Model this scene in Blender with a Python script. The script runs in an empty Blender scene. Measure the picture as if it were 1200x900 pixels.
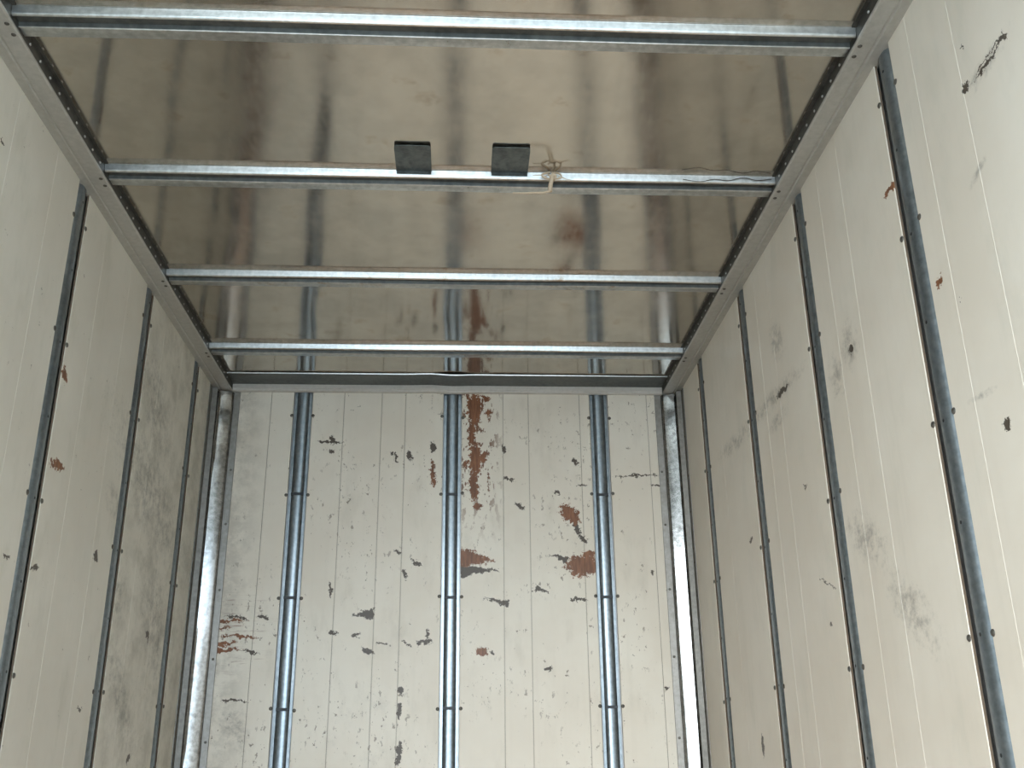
import bpy, bmesh, math, random
from mathutils import Vector, Matrix
random.seed(7)
S = bpy.context.scene
COL = S.collection
R = math.radians

# ---------------------------------------------------------------- camera
cd = bpy.data.cameras.new('camera'); cam = bpy.data.objects.new('camera', cd); COL.objects.link(cam)
cd.sensor_fit = 'HORIZONTAL'; cd.sensor_width = 36; cd.lens = 36 * 1174.98 / 1200
cd.clip_start = .02
_r = Vector((0.9986388, -0.05114788, -0.01021982)); _u = Vector((-0.00867603, -0.3560989, 0.934408)); _w = Vector((0.05143225, 0.93304741, 0.35605794))
cam.matrix_world = Matrix(((_r.x, _u.x, -_w.x, 0), (_r.y, _u.y, -_w.y, 0), (_r.z, _u.z, -_w.z, 0), (0, 0, 0, 1)))
S.camera = cam
# ---------------------------------------------------------------- daylight through the open rear end
wd = bpy.data.worlds.new('overcast_sky'); S.world = wd; wd.use_nodes = True
wd.node_tree.nodes['Background'].inputs[0].default_value = (0.675, 0.845, 1.0, 1)
wd.node_tree.nodes['Background'].inputs[1].default_value = 1.0
sd = bpy.data.lights.new('hazy_sun', 'SUN'); so = bpy.data.objects.new('hazy_sun', sd); COL.objects.link(so)
sd.energy = 0.65; sd.angle = R(50); sd.color = (1.0, .97, .90)
so.rotation_euler = Vector((0.30, 0.90, -0.33)).to_track_quat('-Z', 'Y').to_euler()
S.view_settings.view_transform = 'Standard'; S.view_settings.look = 'None'
S.view_settings.gamma = 1; S.view_settings.use_curve_mapping = False
S.view_settings.exposure = 2.6

# ---------------------------------------------------------------- the box, in metres from the camera
XL, XR, D = -1.098, 1.002, 4.283
ZR = 1.584          # underside of the side rails
ZC = 1.624          # ceiling sheets
ZF = -0.80          # floor
Y0 = -0.10          # open rear end
LEFT_POSTS = [3.947, 3.263, 2.589, 1.925, 1.255, .595]
RIGHT_POSTS = [3.860, 3.212, 2.567, 1.922, 1.270, .610]
BACK_POSTS = [-.7045, -.034, .630]
BOWS = [1.871, 2.514, 3.164, 3.811, 1.222, .573]
# wear on the wall boards: wall, kind, centre along the wall, height, half length, half width, angle
MARKS=[('B','wood',0.065,1.514,0.066,0.029,-1.56),
('B','wood',0.052,1.391,0.053,0.014,-1.6),
('B','wood',0.069,1.272,0.067,0.025,-1.57),
('B','wood',0.062,1.151,0.054,0.019,-1.57),
('B','wood',0.079,1.059,0.015,0.015,-1.44),
('B','wood',0.105,1.286,0.022,0.013,-1.66),
('B','wood',0.115,1.565,0.017,0.012,-0.37),
('B','wood',0.127,1.492,0.017,0.012,-1.78),
('B','wood',0.024,1.252,0.019,0.008,-2.17),
('B','wood_taper',0.074,0.831,0.073,0.04,-0.1),
('B','dark_taper',0.086,0.782,0.084,0.028,0.02),
('B','wood',0.034,0.855,0.033,0.017,-0.17),
('B','wood',0.534,0.803,0.065,0.04,0.08),
('B','wood',0.562,0.851,0.024,0.013,0.08),
('B','dark_taper',0.426,0.838,0.045,0.015,2.89),
('B','wood',0.484,1.026,0.045,0.029,-0.87),
('B','dark',0.512,0.965,0.037,0.013,-1.18),
('B','dark',0.536,0.918,0.025,0.01,-0.76),
('B','dark_taper',0.159,0.653,0.058,0.014,2.89),
('B','dark_taper',0.354,0.7,0.034,0.016,-0.31),
('B','dark',0.509,0.658,0.036,0.007,0.06),
('B','wood',0.097,0.446,0.022,0.016,0.07),
('B','dark',0.144,0.442,0.009,0.009,-0.17),
('B','dark',0.371,0.372,0.022,0.008,0.23),
('B','dark_taper',-0.397,0.599,0.048,0.025,-3.07),
('B','dark',-0.372,0.451,0.028,0.01,-0.45),
('B','dark',-0.42,0.513,0.018,0.007,0.28),
('B','dark',-0.141,0.486,0.032,0.009,0.0),
('B','dark',-0.127,0.514,0.021,0.007,-1.38),
('B','dark',-0.578,1.353,0.06,0.006,-0.02),
('B','dark',-0.567,1.363,0.021,0.011,-1.33),
('B','dark',-0.566,1.31,0.012,0.009,-1.03),
('B','dark',-0.226,0.762,0.022,0.009,-1.39),
('B','dark',-0.231,0.289,0.017,0.012,-1.36),
('B','dark',-0.236,0.212,0.038,0.008,-1.58),
('B','dark',-0.232,0.049,0.045,0.014,-1.66),
('B','dark',-0.12,1.33,0.032,0.011,-1.43),
('B','wood',-0.117,1.212,0.055,0.01,-1.52),
('B','dark',-0.224,1.29,0.025,0.013,-1.33),
('B','dark',-0.28,1.281,0.024,0.007,-1.32),
('B','dark',-0.301,1.305,0.009,0.009,-0.49),
('B','dark',0.197,1.324,0.024,0.008,-1.51),
('B','dark',0.514,1.266,0.021,0.011,-1.23),
('B','dark',0.216,1.184,0.031,0.006,-0.18),
('B','dark',0.266,1.061,0.027,0.01,-0.5),
('B','dark',0.428,1.125,0.018,0.008,-0.45),
('B','dark',-0.262,0.863,0.016,0.007,-0.48),
('B','dark',-0.181,0.816,0.025,0.006,-0.46),
('B','dark',-0.314,0.48,0.029,0.005,2.9),
('B','dark',-0.211,0.48,0.028,0.003,2.65),
('B','wood_taper',-0.934,0.573,0.061,0.009,0.02),
('B','wood_taper',-0.943,0.484,0.043,0.011,0.1),
('B','wood_taper',-0.935,0.456,0.052,0.011,0.07),
('B','wood',-0.955,0.512,0.025,0.003,-0.08),
('B','wood',-0.968,0.543,0.021,0.004,0.1),
('B','dark',-0.919,0.586,0.053,0.005,-0.13),
('B','dark',-0.811,0.589,0.028,0.008,-0.12),
('B','wood',-0.885,0.508,0.053,0.005,-0.1),
('B','dark',-0.85,0.448,0.038,0.005,-0.19),
('B','dark',-0.9,0.256,0.055,0.005,-0.04),
('B','smear',-0.889,0.155,0.06,0.036,-1.21),
('B','dark',0.787,1.203,0.1,0.004,0.03),
('B','dark',0.883,1.155,0.031,0.006,-0.05),
('B','dark',0.545,1.158,0.027,0.004,-0.08),
('B','dark',0.83,0.77,0.013,0.007,-1.34),
('B','dark',0.861,0.292,0.009,0.008,-0.79),
('B','dark',-0.519,0.526,0.018,0.009,-0.19),
('B','dark',-0.54,0.705,0.036,0.006,-1.42),
('L','wood',2.7,0.782,0.046,0.011,0.05),
('L','dark',2.66,0.493,0.031,0.007,0.36),
('L','dark',3.085,0.606,0.022,0.012,-0.27),
('L','smear',3.407,0.919,0.062,0.029,-0.1),
('L','smear',3.179,0.8,0.055,0.031,-0.15),
('L','smear',3.716,0.871,0.081,0.04,-0.27),
('L','smear',3.572,0.91,0.353,0.097,-0.29),
('L','smear',3.717,0.787,0.07,0.014,-0.06),
('L','smear',3.336,0.523,0.055,0.05,-1.33),
('L','dark',3.693,0.447,0.023,0.016,-0.76),
('L','wood',2.657,1.028,0.025,0.012,-0.51),
('L','dark',2.483,0.487,0.025,0.004,0.0),
('L','smear',3.784,0.482,0.207,0.094,-0.8),
('L','dark',2.091,1.411,0.008,0.007,-0.66),
('L','dark',3.12,0.168,0.022,0.006,-0.07),
('L','dark',3.637,0.034,0.019,0.014,0.8),
('L','smear',3.474,1.228,0.162,0.088,-0.69),
('L','smear',3.47,0.225,0.174,0.048,-0.69),
('R','smear',2.988,1.091,0.204,0.021,-3.12),
('R','dark',2.881,1.082,0.062,0.01,3.13),
('R','smear',3.434,1.093,0.152,0.023,-3.09),
('R','smear',2.335,1.008,0.039,0.039,-1.61),
('R','dark',2.326,0.99,0.016,0.012,-2.02),
('R','smear',2.954,1.012,0.059,0.017,3.12),
('R','smear',2.448,0.961,0.042,0.031,-2.03),
('R','dark',1.606,1.257,0.015,0.007,3.14),
('R','dark',1.609,1.259,0.02,0.003,-2.23),
('R','dark',1.55,1.25,0.029,0.003,3.04),
('R','dark',1.533,1.247,0.036,0.004,3.09),
('R','dark',1.521,1.248,0.036,0.003,-3.13),
('R','dark',1.538,1.262,0.028,0.003,3.07),
('R','dark',1.504,1.247,0.029,0.003,2.95),
('R','dark',1.47,1.256,0.021,0.005,2.93),
('R','dark',1.486,1.261,0.026,0.003,3.12),
('R','dark',1.455,1.26,0.017,0.003,-1.99),
('R','smear',1.526,1.25,0.052,0.014,3.04),
('R','wood',1.991,1.255,0.03,0.008,-3.07),
('R','dark',1.696,0.579,0.009,0.012,-1.57),
('R','wood',1.84,0.939,0.015,0.008,3.0),
('R','dark',1.772,0.869,0.004,0.004,-2.19),
('R','smear',1.764,0.657,0.034,0.005,-3.08),
('R','smear',1.628,1.07,0.025,0.007,2.8),
('R','dark',1.594,1.34,0.006,0.005,-1.82),
('R','smear',2.399,0.518,0.079,0.038,-2.66),
('R','dark',3.452,0.056,0.035,0.015,-1.51),
('R','dark',2.688,0.454,0.057,0.003,-2.73),
('R','dark',3.365,0.72,0.022,0.008,3.1),
('R','smear',2.882,1.254,0.052,0.035,-2.19),
('R','smear',2.2,0.315,0.089,0.037,-2.45),
('R','dark',2.704,0.348,0.007,0.008,-2.51),
('R','dark',2.776,0.746,0.014,0.005,-2.63)]
# ---------------------------------------------------------------- materials
def new_mat(name):
    m = bpy.data.materials.new(name); m.use_nodes = True
    nt = m.node_tree
    return m, nt, nt.nodes['Principled BSDF']
def N(nt, t, **k):
    n = nt.nodes.new(t)
    for a, v in k.items():
        if a.startswith('i_'): n.inputs[int(a[2:])].default_value = v
        else: setattr(n, a, v)
    return n
def math_n(nt, op, a, b=None, clamp=False):
    n = nt.nodes.new('ShaderNodeMath'); n.operation = op; n.use_clamp = clamp
    for i, v in enumerate((a, b)):
        if v is None: continue
        if isinstance(v, (int, float)): n.inputs[i].default_value = v
        else: nt.links.new(v, n.inputs[i])
    return n.outputs[0]
def noise(nt, vec, scale, detail=3, rough=.55, mapping=None):
    if mapping:
        mp = nt.nodes.new('ShaderNodeMapping'); mp.inputs['Scale'].default_value = mapping
        nt.links.new(vec, mp.inputs[0]); vec = mp.outputs[0]
    n = nt.nodes.new('ShaderNodeTexNoise'); n.inputs['Scale'].default_value = scale
    n.inputs['Detail'].default_value = detail; n.inputs['Roughness'].default_value = rough
    nt.links.new(vec, n.inputs['Vector']); return n
def ramp(nt, v, a, b, lo=0., hi=1.):
    n = nt.nodes.new('ShaderNodeMapRange'); n.interpolation_type = 'SMOOTHSTEP'
    nt.links.new(v, n.inputs[0])
    for i, x in zip((1, 2, 3, 4), (a, b, lo, hi)): n.inputs[i].default_value = x
    return n.outputs[0]
def mix(nt, f, a, b):
    n = nt.nodes.new('ShaderNodeMix'); n.data_type = 'RGBA'
    if isinstance(f, (int, float)): n.inputs[0].default_value = f
    else: nt.links.new(f, n.inputs[0])
    for i, v in ((6, a), (7, b)):
        if isinstance(v, tuple): n.inputs[i].default_value = (*v, 1)
        else: nt.links.new(v, n.inputs[i])
    return n.outputs[2]
def obj_coord(nt): return nt.nodes.new('ShaderNodeTexCoord').outputs['Object']
def bump(nt, bs, h, strength, dist):
    n = nt.nodes.new('ShaderNodeBump'); n.inputs['Strength'].default_value = strength; n.inputs['Distance'].default_value = dist
    nt.links.new(h, n.inputs['Height']); nt.links.new(n.outputs[0], bs.inputs['Normal'])

def metal(name, c1, c2, rough=.34, metallic=.9, spots=None, streak=(1, 1, 1), bmp=.04):
    m, nt, bs = new_mat(name); oc = obj_coord(nt)
    n1 = noise(nt, oc, 55, 2, .6); n2 = noise(nt, oc, 6, 4, .6, streak)
    f = math_n(nt, 'ADD', math_n(nt, 'MULTIPLY', n1.outputs[0], .5), math_n(nt, 'MULTIPLY', n2.outputs[0], .6))
    col = mix(nt, ramp(nt, f, .35, .75), c1, c2)
    if spots:
        n3 = noise(nt, oc, 14, 5, .7, (1, 1, 1)); col = mix(nt, ramp(nt, n3.outputs[0], .56, .72, 0, .7), col, spots)
    nt.links.new(col, bs.inputs['Base Color'])
    bs.inputs['Metallic'].default_value = metallic
    nt.links.new(ramp(nt, f, .3, .8, rough - .03, rough + .05), bs.inputs['Roughness'])
    bump(nt, bs, n1.outputs[0], bmp, .0006)
    return m
M_POST = metal('galvanised_steel_blue', (.165, .195, .215), (.29, .33, .36), .30, .85, streak=(1, 1, .25), bmp=.03)
M_BOW = metal('galvanised_steel_roof', (.40, .42, .42), (.66, .68, .68), .30, .95, streak=(.3, 4, 4), bmp=.05)
M_BOW_DARK = metal('dull_or_shaded_zinc', (.09, .10, .10), (.17, .18, .175), .5, .7)  # dull zinc of the header flashing, doubling as shade in the beam recess
M_BOW_DUSTY = metal('galvanised_steel_dusty', (.40, .42, .42), (.62, .62, .60), .32, .9, spots=(.30, .21, .12), streak=(.3, 4, 4))
M_RAIL = metal('grey_aluminium_rail', (.40, .395, .365), (.50, .495, .46), .5, .4, streak=(1, .15, 1))
M_RAIL_IN = metal('shaded_rail_side', (.06, .06, .055), (.12, .12, .11), .5, .6)  # the dark ceiling reflection on the rail's inner side, put into its colour
M_CORNER = metal('bright_corner_sheet', (.18, .18, .175), (.44, .44, .435), .15, .95, streak=(1, 1, .3), bmp=.015)
M_CORNER_FL = metal('dull_corner_flange', (.23, .22, .20), (.34, .33, .31), .45, .7, streak=(1, 1, .3))
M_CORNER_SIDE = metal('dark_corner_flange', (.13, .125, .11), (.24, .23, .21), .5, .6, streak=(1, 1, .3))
M_HEAD = metal('header_zinc', (.50, .48, .44), (.60, .58, .54), .4, .25, streak=(.3, 1, 1))
M_SCREW = metal('dark_screw', (.10, .095, .085), (.17, .16, .14), .45, .7)
M_RIVET = metal('black_opening', (.03, .035, .04), (.05, .055, .06), .5, .5)  # black tone standing in for the dark of post holes and slits
M_RIVET_L = metal('pale_rivet', (.42, .42, .42), (.5, .5, .5), .4, .8)
M_TAB = metal('dark_tab_steel', (.055, .065, .068), (.16, .18, .18), .38, .75, streak=(1, 1, 1))
M_SKIN = metal('outer_skin', (.55, .56, .56), (.6, .6, .6), .45, .7)

def simple(name, c1, c2, scale=20, rough=.7, mapping=None):
    m, nt, bs = new_mat(name); oc = obj_coord(nt); n = noise(nt, oc, scale, 4, .6, mapping)
    nt.links.new(mix(nt, n.outputs[0], c1, c2), bs.inputs['Base Color']); bs.inputs['Roughness'].default_value = rough
    bump(nt, bs, n.outputs[0], .3, .002)
    return m
M_TWINE = simple('jute_twine', (.42, .32, .22), (.62, .52, .40), 300, .9)
M_CRACK = simple('dark_crack', (.05, .045, .04), (.09, .08, .07), 80, .6)
M_FLOOR = simple('scuffed_floor_board', (.38, .23, .13), (.52, .34, .21), 9, .6, (1, .1, 1))
M_GROUND = simple('concrete_yard', (.46, .46, .44), (.56, .56, .53), 2, .9)
M_WALL_BLOCK = simple('grey_depot_wall', (.28, .28, .27), (.34, .34, .33), 3, .9)

def ceiling_mat():
    m, nt, bs = new_mat('mill_aluminium_sheet'); oc = obj_coord(nt)
    n1 = noise(nt, oc, 2.2, 4, .6); n2 = noise(nt, oc, 9, 5, .65); n3 = noise(nt, oc, 60, 3, .6, (1, .25, 1))
    f = math_n(nt, 'ADD', math_n(nt, 'MULTIPLY', n1.outputs[0], .6), math_n(nt, 'MULTIPLY', n2.outputs[0], .4))
    col = mix(nt, ramp(nt, f, .36, .62), (.45, .42, .375), (.58, .535, .47))
    col = mix(nt, ramp(nt, n2.outputs[0], .58, .72, 0, .45), col, (.34, .27, .20))
    nt.links.new(col, bs.inputs['Base Color']); bs.inputs['Metallic'].default_value = .95
    r = math_n(nt, 'ADD', ramp(nt, n1.outputs[0], .35, .65, .08, .16), ramp(nt, n3.outputs[0], .4, .7, 0, .03))
    nt.links.new(r, bs.inputs['Roughness'])
    bump(nt, bs, n3.outputs[0], .05, .0004)
    return m
M_CEIL = ceiling_mat()

def wall_mat(name, side, base1, base2, flecks, stain):
    """cream painted board; (u, v) run along the wall and up it, metres"""
    m, nt, bs = new_mat(name); oc = obj_coord(nt); L = nt.links
    sp = nt.nodes.new('ShaderNodeSeparateXYZ'); L.new(oc, sp.inputs[0])
    cb = nt.nodes.new('ShaderNodeCombineXYZ'); L.new(sp.outputs['X' if side == 'B' else 'Y'], cb.inputs[0]); L.new(sp.outputs['Z'], cb.inputs[1])
    uv = cb.outputs[0]
    U = sp.outputs['X' if side == 'B' else 'Y']; V = sp.outputs['Z']
    big = noise(nt, uv, 1.6, 5, .6); mid = noise(nt, uv, 9, 5, .65, (1, .35, 1)); fine = noise(nt, uv, 120, 3, .7)
    warp = noise(nt, uv, 38, 4, .75)
    w1 = nt.nodes.new('ShaderNodeVectorMath'); w1.operation = 'SUBTRACT'; L.new(warp.outputs['Color'], w1.inputs[0]); w1.inputs[1].default_value = (.5, .5, .5)
    w2 = nt.nodes.new('ShaderNodeVectorMath'); w2.operation = 'SCALE'; L.new(w1.outputs[0], w2.inputs[0]); w2.inputs['Scale'].default_value = .055
    w3 = nt.nodes.new('ShaderNodeVectorMath'); w3.operation = 'ADD'; L.new(uv, w3.inputs[0]); L.new(w2.outputs[0], w3.inputs[1])
    wuv = w3.outputs[0]
    edge = math_n(nt, 'MULTIPLY', math_n(nt, 'SUBTRACT', noise(nt, uv, 70, 3, .7).outputs[0], .5), 1.9)
    masks = {}
    for wl, kind, u, v, hl, hw, ang in MARKS:
        if wl != side: continue
        mp = nt.nodes.new('ShaderNodeMapping'); mp.vector_type = 'TEXTURE'
        grow = 1.35 if kind == 'smear' else (1.12 if kind[:4] == 'wood' else .95)
        mp.inputs['Location'].default_value = (u, v, 0); mp.inputs['Rotation'].default_value = (0, 0, ang)
        mp.inputs['Scale'].default_value = (hl * grow, hw * grow, 1)
        L.new(wuv if kind != 'smear' else uv, mp.inputs[0])
        if kind.endswith('_taper'):          # a splinter that runs out to a point
            sx = nt.nodes.new('ShaderNodeSeparateXYZ'); L.new(mp.outputs[0], sx.inputs[0])
            d = math_n(nt, 'ADD', math_n(nt, 'ABSOLUTE', sx.outputs[1]), math_n(nt, 'MULTIPLY', math_n(nt, 'ABSOLUTE', math_n(nt, 'ADD', sx.outputs[0], 1.)), .5))
            d = math_n(nt, 'ADD', d, math_n(nt, 'MULTIPLY', math_n(nt, 'LESS_THAN', sx.outputs[0], -1.02), 5.))
            d = math_n(nt, 'ADD', d, math_n(nt, 'MULTIPLY', edge, .6)); kind = kind[:-6]
        else:
            ln = nt.nodes.new('ShaderNodeVectorMath'); ln.operation = 'LENGTH'; L.new(mp.outputs[0], ln.inputs[0])
            d = math_n(nt, 'ADD', ln.outputs['Value'], edge)
        k = ramp(nt, d, .92, 1.12, 1, 0) if kind != 'smear' else ramp(nt, d, .1, 1.5, .62, 0)
        masks.setdefault(kind, []).append(k)
    def union(ls):
        o = ls[0]
        for x in ls[1:]: o = math_n(nt, 'MAXIMUM', o, x)
        return o
    col = mix(nt, ramp(nt, big.outputs[0], .35, .68), base1, base2)
    col = mix(nt, ramp(nt, mid.outputs[0], .50, .78, 0, .45), col, stain)
    # faint roller streaks running down the boards
    st = noise(nt, uv, 26, 3, .6, (1, .03, 1)); col = mix(nt, ramp(nt, st.outputs[0], 5e-1, .8, 0, .14), col, tuple(c * .8 for c in base1))
    # sparse specks of missing paint
    fl = noise(nt, uv, 42, 4, .72, (1, .55, 1)); reg = noise(nt, uv, 3.1, 2, .5)
    fm = math_n(nt, 'MULTIPLY', ramp(nt, fl.outputs[0], flecks, flecks + .03), ramp(nt, reg.outputs[0], .46, .60))
    col = mix(nt, math_n(nt, 'MULTIPLY', fm, .7), col, (.16, .125, .09))
    if side == 'B':
        # splinters beside the middle post, below the roof
        bx = math_n(nt, 'MULTIPLY', ramp(nt, math_n(nt, 'ABSOLUTE', math_n(nt, 'SUBTRACT', U, .075)), .04, .14, 1, 0), ramp(nt, V, .85, 1.2))
        f2 = noise(nt, uv, 34, 4, .7, (1, .4, 1)); col = mix(nt, math_n(nt, 'MULTIPLY', ramp(nt, f2.outputs[0], .55, .58), bx), col, (.15, .065, .03))
        # fine sideways scratches by the left corner
        bx = math_n(nt, 'MULTIPLY', ramp(nt, U, -.97, -.70, 1, 0), ramp(nt, math_n(nt, 'ABSOLUTE', math_n(nt, 'SUBTRACT', V, .52)), .05, .24, 1, 0))
        f2 = noise(nt, uv, 20, 5, .75, (.35, 4, 1)); col = mix(nt, math_n(nt, 'MULTIPLY', ramp(nt, f2.outputs[0], .56, .66), bx), col, (.22, .10, .08))
        # grey rubbing low on the second panel
        bx = math_n(nt, 'MULTIPLY', ramp(nt, math_n(nt, 'ABSOLUTE', math_n(nt, 'SUBTRACT', U, -.38)), .1, .27, 1, 0), ramp(nt, V, .95, .2))
        f2 = noise(nt, uv, 7, 6, .72, (1, 1, 1)); col = mix(nt, math_n(nt, 'MULTIPLY', ramp(nt, f2.outputs[0], .50, .80, 0, .3), bx), col, (.25, .24, .215))
    if side == 'B':
        f3 = noise(nt, uv, 26, 5, .78, (1, .7, 1)); rg = noise(nt, uv, 2.3, 2, .5)
        bx = math_n(nt, 'MULTIPLY', ramp(nt, f3.outputs[0], .635, .655), ramp(nt, rg.outputs[0], .40, .52))
        col = mix(nt, math_n(nt, 'MULTIPLY', bx, .8), col, (.13, .10, .07))
        # grime creeping out from the left corner sheet
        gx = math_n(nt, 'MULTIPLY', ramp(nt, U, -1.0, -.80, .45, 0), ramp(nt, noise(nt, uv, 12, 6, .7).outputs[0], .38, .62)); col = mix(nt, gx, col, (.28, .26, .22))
    if side == 'L':
        gx = math_n(nt, 'MULTIPLY', ramp(nt, U, 3.1, 3.5, 0, .5), ramp(nt, noise(nt, uv, 7, 6, .7).outputs[0], .40, .68)); col = mix(nt, gx, col, (.30, .28, .22))
        f3 = noise(nt, uv, 24, 5, .78); col = mix(nt, math_n(nt, 'MULTIPLY', ramp(nt, f3.outputs[0], .66, .68), .7), col, (.17, .14, .10))
    if 'smear' in masks: col = mix(nt, math_n(nt, 'MULTIPLY', union(masks['smear']), ramp(nt, noise(nt, uv, 22, 6, .75).outputs[0], .38, .66)), col, (.12, .115, .10))
    if 'dark' in masks: col = mix(nt, math_n(nt, 'MULTIPLY', union(masks['dark']), .95), col, (.045, .031, .020))
    if 'wood' in masks:
        wg = noise(nt, uv, 50, 4, .7, (1.5, .2, 1)); wc = mix(nt, ramp(nt, wg.outputs[0], .3, .7), (.115, .042, .015), (.25, .100, .040))
        col = mix(nt, union(masks['wood']), col, wc)
    L.new(col, bs.inputs['Base Color'])
    bs.inputs['Roughness'].default_value = .42; bs.inputs['Specular IOR Level'].default_value = .4
    h = math_n(nt, 'ADD', math_n(nt, 'MULTIPLY', mid.outputs[0], 1.0), math_n(nt, 'MULTIPLY', fine.outputs[0], .25))
    bump(nt, bs, h, .22, .002)
    return m
M_BACK = wall_mat('cream_board_back', 'B', (.67, .615, .52), (.735, .695, .605), .605, (.50, .46, .38))
M_LEFT = wall_mat('cream_board_left', 'L', (.63, .595, .51), (.70, .67, .585), .70, (.46, .45, .36))
M_RIGHT = wall_mat('cream_board_right', 'R', (.67, .615, .525), (.73, .685, .60), .72, (.56, .54, .46))

# ---------------------------------------------------------------- mesh helpers
def mesh(name, verts, faces, mat, parent=None, smooth=None):
    me = bpy.data.meshes.new(name); me.from_pydata([tuple(v) for v in verts], [], faces); me.materials.append(mat)
    bm = bmesh.new(); bm.from_mesh(me); bmesh.ops.recalc_face_normals(bm, faces=bm.faces); bm.to_mesh(me); bm.free()
    if smooth is not None:
        me.polygons.foreach_set('use_smooth', [True] * len(me.polygons))
        me.set_sharp_from_angle(angle=R(smooth))
    o = bpy.data.objects.new(name, me); COL.objects.link(o)
    if parent: o.parent = parent; o.matrix_parent_inverse = Matrix.Identity(4)
    return o
def link_copy(src, parent, loc, rot=None):
    o = src.copy(); COL.objects.link(o); o.parent = parent; o.location = loc
    if rot is not None: o.rotation_euler = rot
    return o
def box_vf(x0, x1, y0, y1, z0, z1):
    v = [(x, y, z) for x in (x0, x1) for y in (y0, y1) for z in (z0, z1)]
    f = [(0, 1, 3, 2), (4, 6, 7, 5), (0, 4, 5, 1), (2, 3, 7, 6), (0, 2, 6, 4), (1, 5, 7, 3)]
    return v, f
def join_vf(parts):
    V, F = [], []
    for v, f in parts:
        n = len(V); V += v; F += [tuple(i + n for i in q) for q in f]
    return V, F
def extrude_vf(loop, place, t0, t1, n=1, wob=None):
    """closed 2-D loop swept from t0 to t1; place(a, b, t) gives the point"""
    V, F = [], []; k = len(loop)
    for i in range(n + 1):
        t = t0 + (t1 - t0) * i / n
        for a, b in loop:
            p = place(a, b, t)
            if wob: p = wob(p, a, b, t)
            V.append(p)
    for i in range(n):
        for j in range(k):
            V0 = i * k + j; V1 = i * k + (j + 1) % k
            F.append((V0, V1, V1 + k, V0 + k))
    F.append(tuple(range(k))); F.append(tuple(n * k + j for j in reversed(range(k))))
    return V, F
def strip_loop(pts, th):
    """folded sheet: the open polyline pts thickened by th to the side of its left normal"""
    out = []
    for i, p in enumerate(pts):
        a = Vector(pts[max(i - 1, 0)]); b = Vector(pts[min(i + 1, len(pts) - 1)]); d = (b - a).normalized()
        out.append((p[0] - d.y * th, p[1] + d.x * th))
    return list(pts) + out[::-1]
def thing(name, label, cat, loc, group=None):
    o = bpy.data.objects.new(name, None); COL.objects.link(o); o.location = loc; o.empty_display_size = .1
    o['label'] = label; o['category'] = cat
    if group: o['group'] = group
    return o
def dome(name, r, h, mat, seg=10):
    """small domed head, base on z = 0 pointing to +z"""
    V = [(r * math.cos(2 * math.pi * i / seg), r * math.sin(2 * math.pi * i / seg), 0) for i in range(seg)]
    V += [(r * .72 * math.cos(2 * math.pi * i / seg), r * .72 * math.sin(2 * math.pi * i / seg), h * .75) for i in range(seg)] + [(0, 0, h)]
    F = [(i, (i + 1) % seg, seg + (i + 1) % seg, seg + i) for i in range(seg)] + [(seg + i, seg + (i + 1) % seg, 2 * seg) for i in range(seg)] + [tuple(reversed(range(seg)))]
    return V, F
def tube_vf(pts, r, seg=7, taper=None):
    V, F = [], []; pts = [Vector(p) for p in pts]
    up = Vector((.31, .2, .93))
    for i, p in enumerate(pts):
        d = (pts[min(i + 1, len(pts) - 1)] - pts[max(i - 1, 0)]).normalized()
        a = d.cross(up).normalized(); b = d.cross(a)
        rr = r if not taper else r * (1 + (taper - 1) * i / (len(pts) - 1))
        V += [tuple(p + (a * math.cos(6.2832 * j / seg) + b * math.sin(6.2832 * j / seg)) * rr) for j in range(seg)]
    for i in range(len(pts) - 1):
        for j in range(seg):
            F.append((i * seg + j, i * seg + (j + 1) % seg, (i + 1) * seg + (j + 1) % seg, (i + 1) * seg + j))
    F.append(tuple(range(seg))); n = (len(pts) - 1) * seg; F.append(tuple(n + j for j in reversed(range(seg))))
    return V, F
def smooth_path(pts, sub=5):
    P = [Vector(p) for p in pts]; P = [P[0]] + P + [P[-1]]; out = []
    for i in range(1, len(P) - 2):
        for k in range(sub):
            t = k / sub
            out.append(.5 * ((2 * P[i]) + (P[i + 1] - P[i - 1]) * t + (2 * P[i - 1] - 5 * P[i] + 4 * P[i + 1] - P[i + 2]) * t * t + (3 * P[i] - P[i - 1] - 3 * P[i + 1] + P[i + 2]) * t ** 3))
    return out + [P[-2]]

# ---------------------------------------------------------------- setting
def structure(o): o['kind'] = 'structure'; return o
GAP = .042           # half the gap the wall posts show in
PT = .007            # panel thickness
def panel_loop(a, b, grooves, w=.0013, dp=.0006):
    """(s, depth) loop of one board from s=a to b; depth 0 is the face seen from inside, -PT the back"""
    L = [(a, -PT), (a, -.0015), (a + .0015, 0)]
    for g in sorted(grooves):
        if a + .02 < g < b - .02: L += [(g - w, 0), (g - w * .5, -dp), (g + w * .5, -dp), (g + w, 0)]
    L += [(b - .0015, 0), (b, -.0015), (b, -PT)]
    return L
ZTOP = ZR + .02
M_EDGE = simple('dark_board_edge', (.10, .075, .05), (.19, .14, .10), 60, .9)
def board(name, V, F, mat, parent, axis):
    o = mesh(name, V, F, mat, parent); o.data.materials.append(M_EDGE)
    for p in o.data.polygons:
        if abs(p.normal[axis]) > .95: p.material_index = 1      # edges coloured darker than the board face
    return o
# back wall
wb = structure(mesh('wall_back', *box_vf(XL - .03, XR + .03, D + .030, D + .036, ZF, ZC + .03), M_SKIN))
def back_place(s, d, t): return (s, D - d, t)
edges = [XL - .002] + [v for p in BACK_POSTS for v in (p - GAP, p + GAP)] + [XR + .002]
for i in range(4):
    a, b = edges[2 * i], edges[2 * i + 1]
    board('wall_panel', *extrude_vf(panel_loop(a, b, [-.845, -.520, -.352, -.245, .193, .308, .541, .85], .0016, .0028), back_place, ZF, ZTOP), M_BACK, wb, 0)
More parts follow.
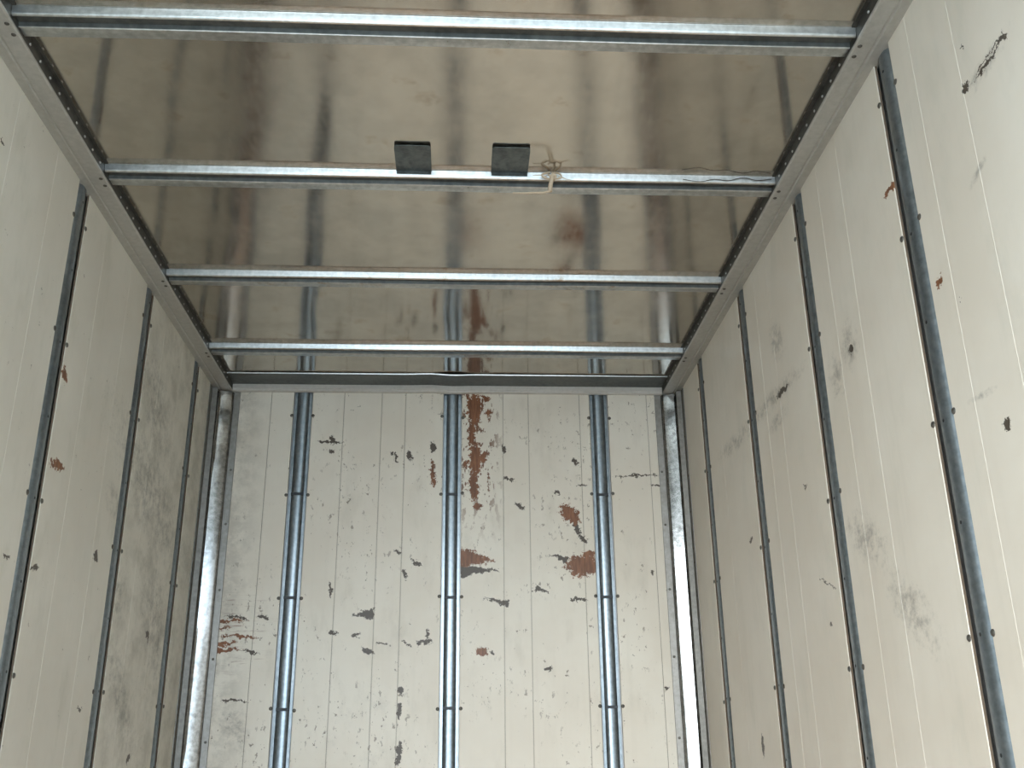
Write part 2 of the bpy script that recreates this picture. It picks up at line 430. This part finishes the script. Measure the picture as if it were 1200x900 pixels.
# side walls
GR = {'L': [y for p in LEFT_POSTS for y in (p + .21, p + .46)],
      'R': [3.62, 3.05, 2.911, 2.40, 2.248, 1.79, 1.62, 1.08, .93, .8, .4, .25]}
def side_wall(name, x, sgn, posts, mat, gr):
    w = structure(mesh(name, *box_vf(x - sgn * .036, x - sgn * .030, Y0, D + .036, ZF, ZC + .03), M_SKIN))
    e = [D] + [v for p in posts for v in (p + GAP, p - GAP)] + [Y0]
    for i in range(len(posts) + 1):
        b, a = e[2 * i], e[2 * i + 1]
        board('wall_panel', *extrude_vf(panel_loop(a, b, gr), lambda s, d, t: (x + sgn * d, s, t), ZF, ZTOP), mat, w, 1)
    return w
wl = side_wall('wall_left', XL, 1, LEFT_POSTS, M_LEFT, GR['L'])
wr = side_wall('wall_right', XR, -1, RIGHT_POSTS, M_RIGHT, GR['R'])
# floor
fl = structure(mesh('floor', *box_vf(XL - .036, XR + .036, Y0, D + .036, ZF - .05, ZF - .022), M_SKIN))
nb = 10
for i in range(nb):
    a = XL + (XR - XL) * i / nb; b = XL + (XR - XL) * (i + 1) / nb
    mesh('floor_board', *box_vf(a + .002, b - .002, Y0, D, ZF - .022, ZF - .0005), M_FLOOR, fl)
# ceiling: sheets that bulge a little between the roof bows
ce = structure(mesh('ceiling', *box_vf(XL - .036, XR + .036, Y0, D + .036, ZC + .034, ZC + .040), M_SKIN))
ys = [D + .02] + sorted(BOWS, reverse=True) + [Y0]
def dent(x, y, k):
    rnd = random.Random(100 + k); v = 0
    for _ in range(7):
        cx, cy = rnd.uniform(XL, XR), rnd.uniform(0, 1); w = rnd.uniform(.05, .16); h = rnd.uniform(-.0022, .0022)
        v += h * math.exp(-((x - cx) / w) ** 2 - ((y - cy) / .5) ** 2)
    return v
for k in range(len(ys) - 1):
    yb, ya = ys[k], ys[k + 1]
    nx, ny = 110, 16; V = []; F = []
    for lay in (0, 1):
        for j in range(ny + 1):
            for i in range(nx + 1):
                x = XL - .02 + (XR - XL + .04) * i / nx; t = j / ny; y = ya + (yb - ya) * t
                env = math.sin(math.pi * t) ** 2 * math.sin(math.pi * min(max(i / nx, 0), 1)) ** .5
                z = ZC + (.0022 + dent(x, t, k) + .0006 * math.sin(9 * x + k * 2.1 + 2.2 * t) ) * env
                V.append((x, y, z + (.0015 if lay else 0)))
    n = (nx + 1) * (ny + 1)
    for j in range(ny):
        for i in range(nx):
            a = j * (nx + 1) + i; q = (a, a + 1, a + nx + 2, a + nx + 1)
            F.append(tuple(reversed(q))); F.append(tuple(v + n for v in q))
    mesh('ceiling_sheet', V, F, M_CEIL, ce, smooth=40)

# ---------------------------------------------------------------- wall posts
def post_profile():
    pts = [(-GAP + .0045, -.0105), (-.0265, -.0105), (-.0225, -.006), (-.0175, -.0015), (-.010, .0005), (0, .001), (.010, .0005), (.0175, -.0015), (.0225, -.006), (.0265, -.0105), (GAP - .0045, -.0105)]
    return strip_loop(pts, -.0012)
SCREW_Z = [1.475, 1.115, .668, .222, -.222, -.640]
HOLE_Z = [1.540, 1.320, 1.100, .884, .661, .446, .227, .009, -.21, -.43, -.65]
SCREW_VF = dome('screw', .0078, .0038, M_SCREW); HOLE_VF = dome('rivet_or_hole', .0042, .0012, M_RIVET, 8)
proto_s = proto_r = None
def wall_post(loc, heading, label, group, slots=False):
    """local frame: x along the wall, y into the wall, z up from the floor"""
    global proto_s, proto_r
    t = thing('wall_post', label, 'post', loc, group); t.rotation_euler = (0, 0, heading)
    def place(a, b, z): return (a, -b, z - ZF)
    body = mesh('channel', *extrude_vf(post_profile(), place, ZF, ZTOP, 1), M_POST, t, smooth=35)
    for z in SCREW_Z:
        for s in (-1, 1):
            L = (s * (GAP + .005), .0002, z - ZF + (random.uniform(-.006, .006)))
            if proto_s is None: proto_s = mesh('screw', *SCREW_VF, M_SCREW, t, smooth=60); proto_s.location = L; proto_s.rotation_euler = (R(90), 0, 0)
            else: link_copy(proto_s, t, L)
    if slots:      # dark bars standing in for slits across the channel face
        for z in (1.115, .668, .222, -.222):
            mesh('joint_slit', *box_vf(-.0262, .0262, -.0022, .010, z - .006 - ZF, z + .006 - ZF), M_RIVET, t)
    else:
        for z in HOLE_Z:  # small black discs standing in for the holes down the channel
            L = (0, -.0009, z - ZF)
            if proto_r is None: proto_r = mesh('rivet_or_hole', *HOLE_VF, M_RIVET, t, smooth=60); proto_r.location = L; proto_r.rotation_euler = (R(90), 0, 0)
            else: link_copy(proto_r, t, L)
    return t
ordn = ['nearest the back corner', 'second from the back corner', 'third from the back corner', 'fourth from the back corner', 'fifth from the back corner', 'nearest the open rear end']
for i, y in enumerate(RIGHT_POSTS):
    extra = {0: 'thin grey steel post on the right wall, ', 1: 'grey steel post on the right wall, ', 2: 'blue-grey steel post on the right wall, ', 3: 'widest blue-grey steel post on the right wall, '}.get(i, 'blue-grey steel post on the right wall, ')
    wall_post((XR, y, ZF), R(-90), extra + ordn[i], 'steel posts between the right wall panels')
for i, y in enumerate(LEFT_POSTS):
    wall_post((XL, y, ZF), R(90), 'dark grey steel post on the left wall, ' + ordn[i], 'steel posts between the left wall panels')
for x, lb in zip(BACK_POSTS, ('left post of the back wall, blue-grey steel channel beside the scratched corner panel', 'middle post of the back wall, blue-grey steel channel beside the chipped brown paint', 'right post of the back wall, blue-grey steel channel beside the torn brown patch')):
    wall_post((x, D, ZF), 0, lb, 'steel posts between the back wall panels', True)

# ---------------------------------------------------------------- side rails under the roof
def rail(x, sgn, label):
    t = thing('roof_rail', label, 'rail', (x, (Y0 + D) / 2, ZR), 'long rails along the tops of the side walls')
    W = .076
    loop = [(-.012, .034), (-.012, .0045), (.020, .0045), (.0225, 0), (.026, 0), (.0285, .0035), (.032, .0035), (.035, .0008), (W - .003, .0008), (W, .003), (W, .0085), (.0, .0085), (.0, .034)]
    y0, y1 = Y0 - (Y0 + D) / 2, D - (Y0 + D) / 2
    mesh('flange', *extrude_vf(loop, lambda a, b, s: (sgn * a, s, b), y0, y1), M_RAIL, t, smooth=30)
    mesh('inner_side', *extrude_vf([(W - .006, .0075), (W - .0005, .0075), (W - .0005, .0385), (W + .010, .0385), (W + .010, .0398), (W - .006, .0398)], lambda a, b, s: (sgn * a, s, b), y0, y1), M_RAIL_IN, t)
    V, F = dome('rivet_or_hole', .0042, .003, M_RIVET_L, 8); first = None
    yy = Y0 + .10
    while yy < D - .1:
        if all(not (b - .02 < yy < b + .10) for b in BOWS):
            L = (sgn * (W - .0005), yy - (Y0 + D) / 2, .022)
            if first is None: first = mesh('rivet_or_hole', V, F, M_RIVET_L, t, smooth=60); first.location = L; first.rotation_euler = (0, R(90) * sgn, 0)
            else: link_copy(first, t, L)
        yy += .062
    V, F = dome('bolt', .006, .003, M_SCREW, 8); first = None
    for b in BOWS:
        for dy in (.018, .055):
            L = (sgn * (W - .012), b + dy - (Y0 + D) / 2, .0008)
            if first is None: first = mesh('bolt', V, F, M_SCREW, t, smooth=60); first.location = L; first.rotation_euler = (R(180), 0, 0)
            else: link_copy(first, t, L)
    return t
rail(XL, 1, 'grey metal rail running along the top of the left wall')
rail(XR, -1, 'grey metal rail running along the top of the right wall')

# ---------------------------------------------------------------- roof bows
BOW_LABEL = ['roof beam nearest the camera, broad galvanised steel channel across the top edge', 'galvanised roof beam with two dark tabs and a scrap of twine',
             'dusty roof beam with brown stains, between the tabbed beam and the rearmost beam', 'last roof beam before the back wall, plain galvanised steel channel',
             'roof beam above the camera, galvanised steel channel', 'roof beam nearest the open rear end, galvanised steel channel']
for k, y in enumerate(BOWS):
    x0, x1 = XL + .0765, XR - .0765; cx = (x0 + x1) / 2
    t = thing('roof_beam', BOW_LABEL[k], 'roof beam', (cx, y, ZC), 'roof beams across the ceiling')
    h = .024; W = .078
    # near face with a rolled lower edge, then a sunken underside with its shade as dark colour, then a flat far lip
    web = strip_loop([(-.0025, -.0006), (.0, -.0014), (.0015, -.006), (.0025, -h + .006), (.005, -h + .001), (.009, -h)], .0012)
    place = lambda a, b, s: (s, a, b)
    m = M_BOW_DUSTY if k == 2 else M_BOW
    def wob(p, a, b, s): return (p[0], p[1] + .0012 * math.sin(s * 4.1 + k), p[2] + (.0006 * math.sin(s * 7 + 2 * k) if b < -.004 else 0))
    mesh('web', *extrude_vf(web, place, x0 - cx, x1 - cx, 40, wob), m, t, smooth=50)
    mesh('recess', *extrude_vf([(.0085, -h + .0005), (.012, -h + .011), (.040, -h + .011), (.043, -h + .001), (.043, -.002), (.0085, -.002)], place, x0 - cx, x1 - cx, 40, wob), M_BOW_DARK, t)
    mesh('lip', *extrude_vf([(.043, -h), (.0445, -h - .0015), (.0475, -h - .0015), (.049, -h + .0005), (W, -h + .001), (W, -.0025), (.043, -.0025)], place, x0 - cx, x1 - cx, 40, wob), m, t, smooth=40)

# ---------------------------------------------------------------- header over the back wall
t = thing('roof_header', 'dented metal header strip across the top of the back wall', 'header', ((XL + XR) / 2, D, ZR))
cx = (XL + XR) / 2; hx = (XR - XL) / 2 - .078
def dentx(p, a, b, s):
    g = math.exp(-((s + .02) / .10) ** 2)
    return (p[0], p[1] - .004 * g, p[2] - .005 * g * math.sin((s + .05) * 18))
mesh('fascia', *extrude_vf([(-.001, .0), (-.013, .0005), (-.016, .004), (-.016, .012), (-.0185, .014), (-.0185, .033), (-.001, .033)], lambda a, b, s: (s, a, b), -hx, hx, 48, dentx), M_HEAD, t, smooth=40)
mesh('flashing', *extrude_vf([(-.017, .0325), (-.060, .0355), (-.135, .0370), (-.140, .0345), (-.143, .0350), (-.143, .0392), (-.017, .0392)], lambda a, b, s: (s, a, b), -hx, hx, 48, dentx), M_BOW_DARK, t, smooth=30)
mesh('flashing_edge', *extrude_vf([(-.1435, .0385), (-.1435, .0345), (-.146, .0340), (-.148, .0385)], lambda a, b, s: (s, a, b), -hx, hx, 48, dentx), M_BOW, t, smooth=30)

# ---------------------------------------------------------------- corner posts
def corner(x, sgn, label, fall=.0145):
    t = thing('corner_post', label, 'corner post', (x, D, ZF), 'corner posts of the back wall')
    pl = lambda a, b, z: (sgn * a, -b, z)
    H = ZR - ZF - .001
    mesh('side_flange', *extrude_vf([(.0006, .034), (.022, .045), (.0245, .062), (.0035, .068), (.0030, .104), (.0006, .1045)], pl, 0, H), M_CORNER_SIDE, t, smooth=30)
    face = [(.024, .060), (.026, .046)] + [(.030 + .051 * k / 8, .036 - fall * k / 8 + .0008 * math.sin(math.pi * k / 8)) for k in range(9)] + [(.085, .014), (.0855, .004)]
    mesh('cove_face', *extrude_vf(strip_loop(face, -.0015), pl, 0, H - .004, 30, lambda p, a, b, s: (p[0], p[1] + .0015 * math.sin(s * 5.3 + a * 20), p[2])), M_CORNER, t, smooth=50)
    mesh('back_flange', *extrude_vf([(.0865, .0008), (.0865, .0045), (.1120, .0035), (.1135, .0008)], pl, 0, H), M_CORNER_FL, t, smooth=30)
    V, F = dome('rivet_or_hole', .0058, .0028, M_SCREW, 8); first = None
    for z in [1.36, 1.18, 1.02, .86, .80, .66, .50, .36, .20, .06, -.1, -.26, -.42, -.6]:
        L = (sgn * .0032, -.085, z - ZF)
        if first is None: first = mesh('rivet_or_hole', V, F, M_SCREW, t, smooth=60); first.location = L; first.rotation_euler = (0, R(90) * sgn, 0)
        else: link_copy(first, t, L)
    for z in [1.22, .98, .70, .42, .10, -.3]:
        link_copy(first, t, (sgn * .1, -.0038, z - ZF), (R(90), 0, 0))
corner(XL, 1, 'bright folded metal corner post where the left and back walls meet', .0185)
corner(XR, -1, 'bright folded metal corner post where the right and back walls meet')

# ---------------------------------------------------------------- two tabs before the second beam
for xa, xb, lb in ((-.191, -.089, 'left one of two dark square steel tabs on the ceiling'), (.084, .191, 'right one of two dark square steel tabs, beside the twine')):
    cx = (xa + xb) / 2; w = (xb - xa) / 2
    t = thing('ceiling_tab', lb, 'bracket', (cx, 2.514, ZC), 'dark tabs on the ceiling')
    z1 = -.0035; pts = []
    out = [(-w, -.001), (-w, -.125), (-w + .006, -.131), (w - .006, -.131), (w, -.125), (w, -.001)]
    zs = lambda y: -.0030 - .0015 * (-y / .131) ** 2
    V = [(x, y, zs(y)) for x, y in out] + [(x, y, zs(y) - .0022) for x, y in out]
    n = len(out); F = [tuple(reversed(range(n))), tuple(range(n, 2 * n))] + [(i, (i + 1) % n, n + (i + 1) % n, n + i) for i in range(n)]
    # stepped into strips so that the curl towards the free end shows
    rows = [-.001, -.03, -.06, -.09, -.115, -.127, -.131]; V = []; F = []
    for lay in (0, 1):
        for y in rows:
            ww = w if y > -.12 else w - (.001 if y > -.13 else .006)
            for fx in (-1, -.5, 0, .5, 1): V.append((ww * fx, y, zs(y) - .0008 * (fx * fx) - .0022 * lay))
    m5 = len(rows) * 5
    for j in range(len(rows) - 1):
        for i in range(4):
            a = j * 5 + i; F.append((a, a + 1, a + 6, a + 5)); F.append((m5 + a, m5 + a + 5, m5 + a + 6, m5 + a + 1))
    bd = [i for i in range(5)] + [j * 5 + 4 for j in range(1, len(rows))] + [(len(rows) - 1) * 5 + i for i in (3, 2, 1, 0)] + [j * 5 for j in range(len(rows) - 2, 0, -1)]
    for i in range(len(bd)): a, b = bd[i], bd[(i + 1) % len(bd)]; F.append((a, b, b + m5, a + m5))
    mesh('plate', V, F, M_TAB, t, smooth=35)
    mesh('turned_foot', *extrude_vf([(-.0010, -.002), (.0004, -.0045), (.0006, -.014), (-.0010, -.014)], lambda a, b, s: (s, a, b), -w + .001, w - .001), M_TAB, t)

# ---------------------------------------------------------------- twine knotted on the second beam
t = thing('twine', 'frayed brown twine knotted on the roof beam beside the right dark tab', 'twine', (.262, 2.508, 1.603))
def tw(name, pts, r, taper=None):
    r *= 1.45
    return mesh(name, *tube_vf(smooth_path([(p[0] - .262, p[1] - 2.508, p[2] - 1.603) for p in pts]), r, 7, taper), M_TWINE, t, smooth=60)
tw('loop', [(.256, 2.511, 1.622), (.246, 2.502, 1.614), (.232, 2.500, 1.606), (.240, 2.500, 1.596), (.256, 2.500, 1.593), (.268, 2.502, 1.600), (.268, 2.505, 1.614), (.262, 2.511, 1.622)], .0022)
tw('loop', [(.268, 2.511, 1.622), (.284, 2.503, 1.612), (.288, 2.501, 1.600), (.276, 2.500, 1.594), (.262, 2.498, 1.598), (.250, 2.500, 1.606)], .0019)
tw('knot', [(.256, 2.497, 1.599), (.264, 2.492, 1.603), (.271, 2.496, 1.598), (.266, 2.502, 1.592), (.257, 2.500, 1.594), (.260, 2.493, 1.600), (.268, 2.495, 1.602)], .0030)
tw('tail', [(.262, 2.496, 1.600), (.259, 2.494, 1.585), (.255, 2.494, 1.565), (.253, 2.495, 1.548)], .0042, 1.15)
tw('tail', [(.254, 2.495, 1.549), (.235, 2.494, 1.5425), (.205, 2.494, 1.5415), (.175, 2.495, 1.540), (.146, 2.496, 1.541)], .0026, .6)
tw('tail', [(.280, 2.500, 1.600), (.292, 2.498, 1.596), (.304, 2.499, 1.592), (.314, 2.500, 1.592)], .0013, .6)
tw('tail', [(.245, 2.500, 1.600), (.225, 2.499, 1.604), (.205, 2.500, 1.603)], .0010, .6)
# thin crack along the right end of that beam, built as a raised tube
t = thing('crack', 'thin dark wavy crack along the right end of the tabbed roof beam', 'crack', (.78, 2.510, 1.604))
mesh('crack_tube', *tube_vf(smooth_path([(x - .78, 0.001 + .0008 * math.sin(x * 50), z - 1.604) for x, z in ((.648, 1.608), (.698, 1.600), (.742, 1.609), (.784, 1.606), (.828, 1.616), (.869, 1.608), (.913, 1.614))]), .0011, 6), M_CRACK, t, smooth=60)

# ---------------------------------------------------------------- outside the open end: the yard
structure(mesh('ground', *box_vf(-30, 30, -40, 12, ZF - 1.15, ZF - 1.05), M_GROUND))
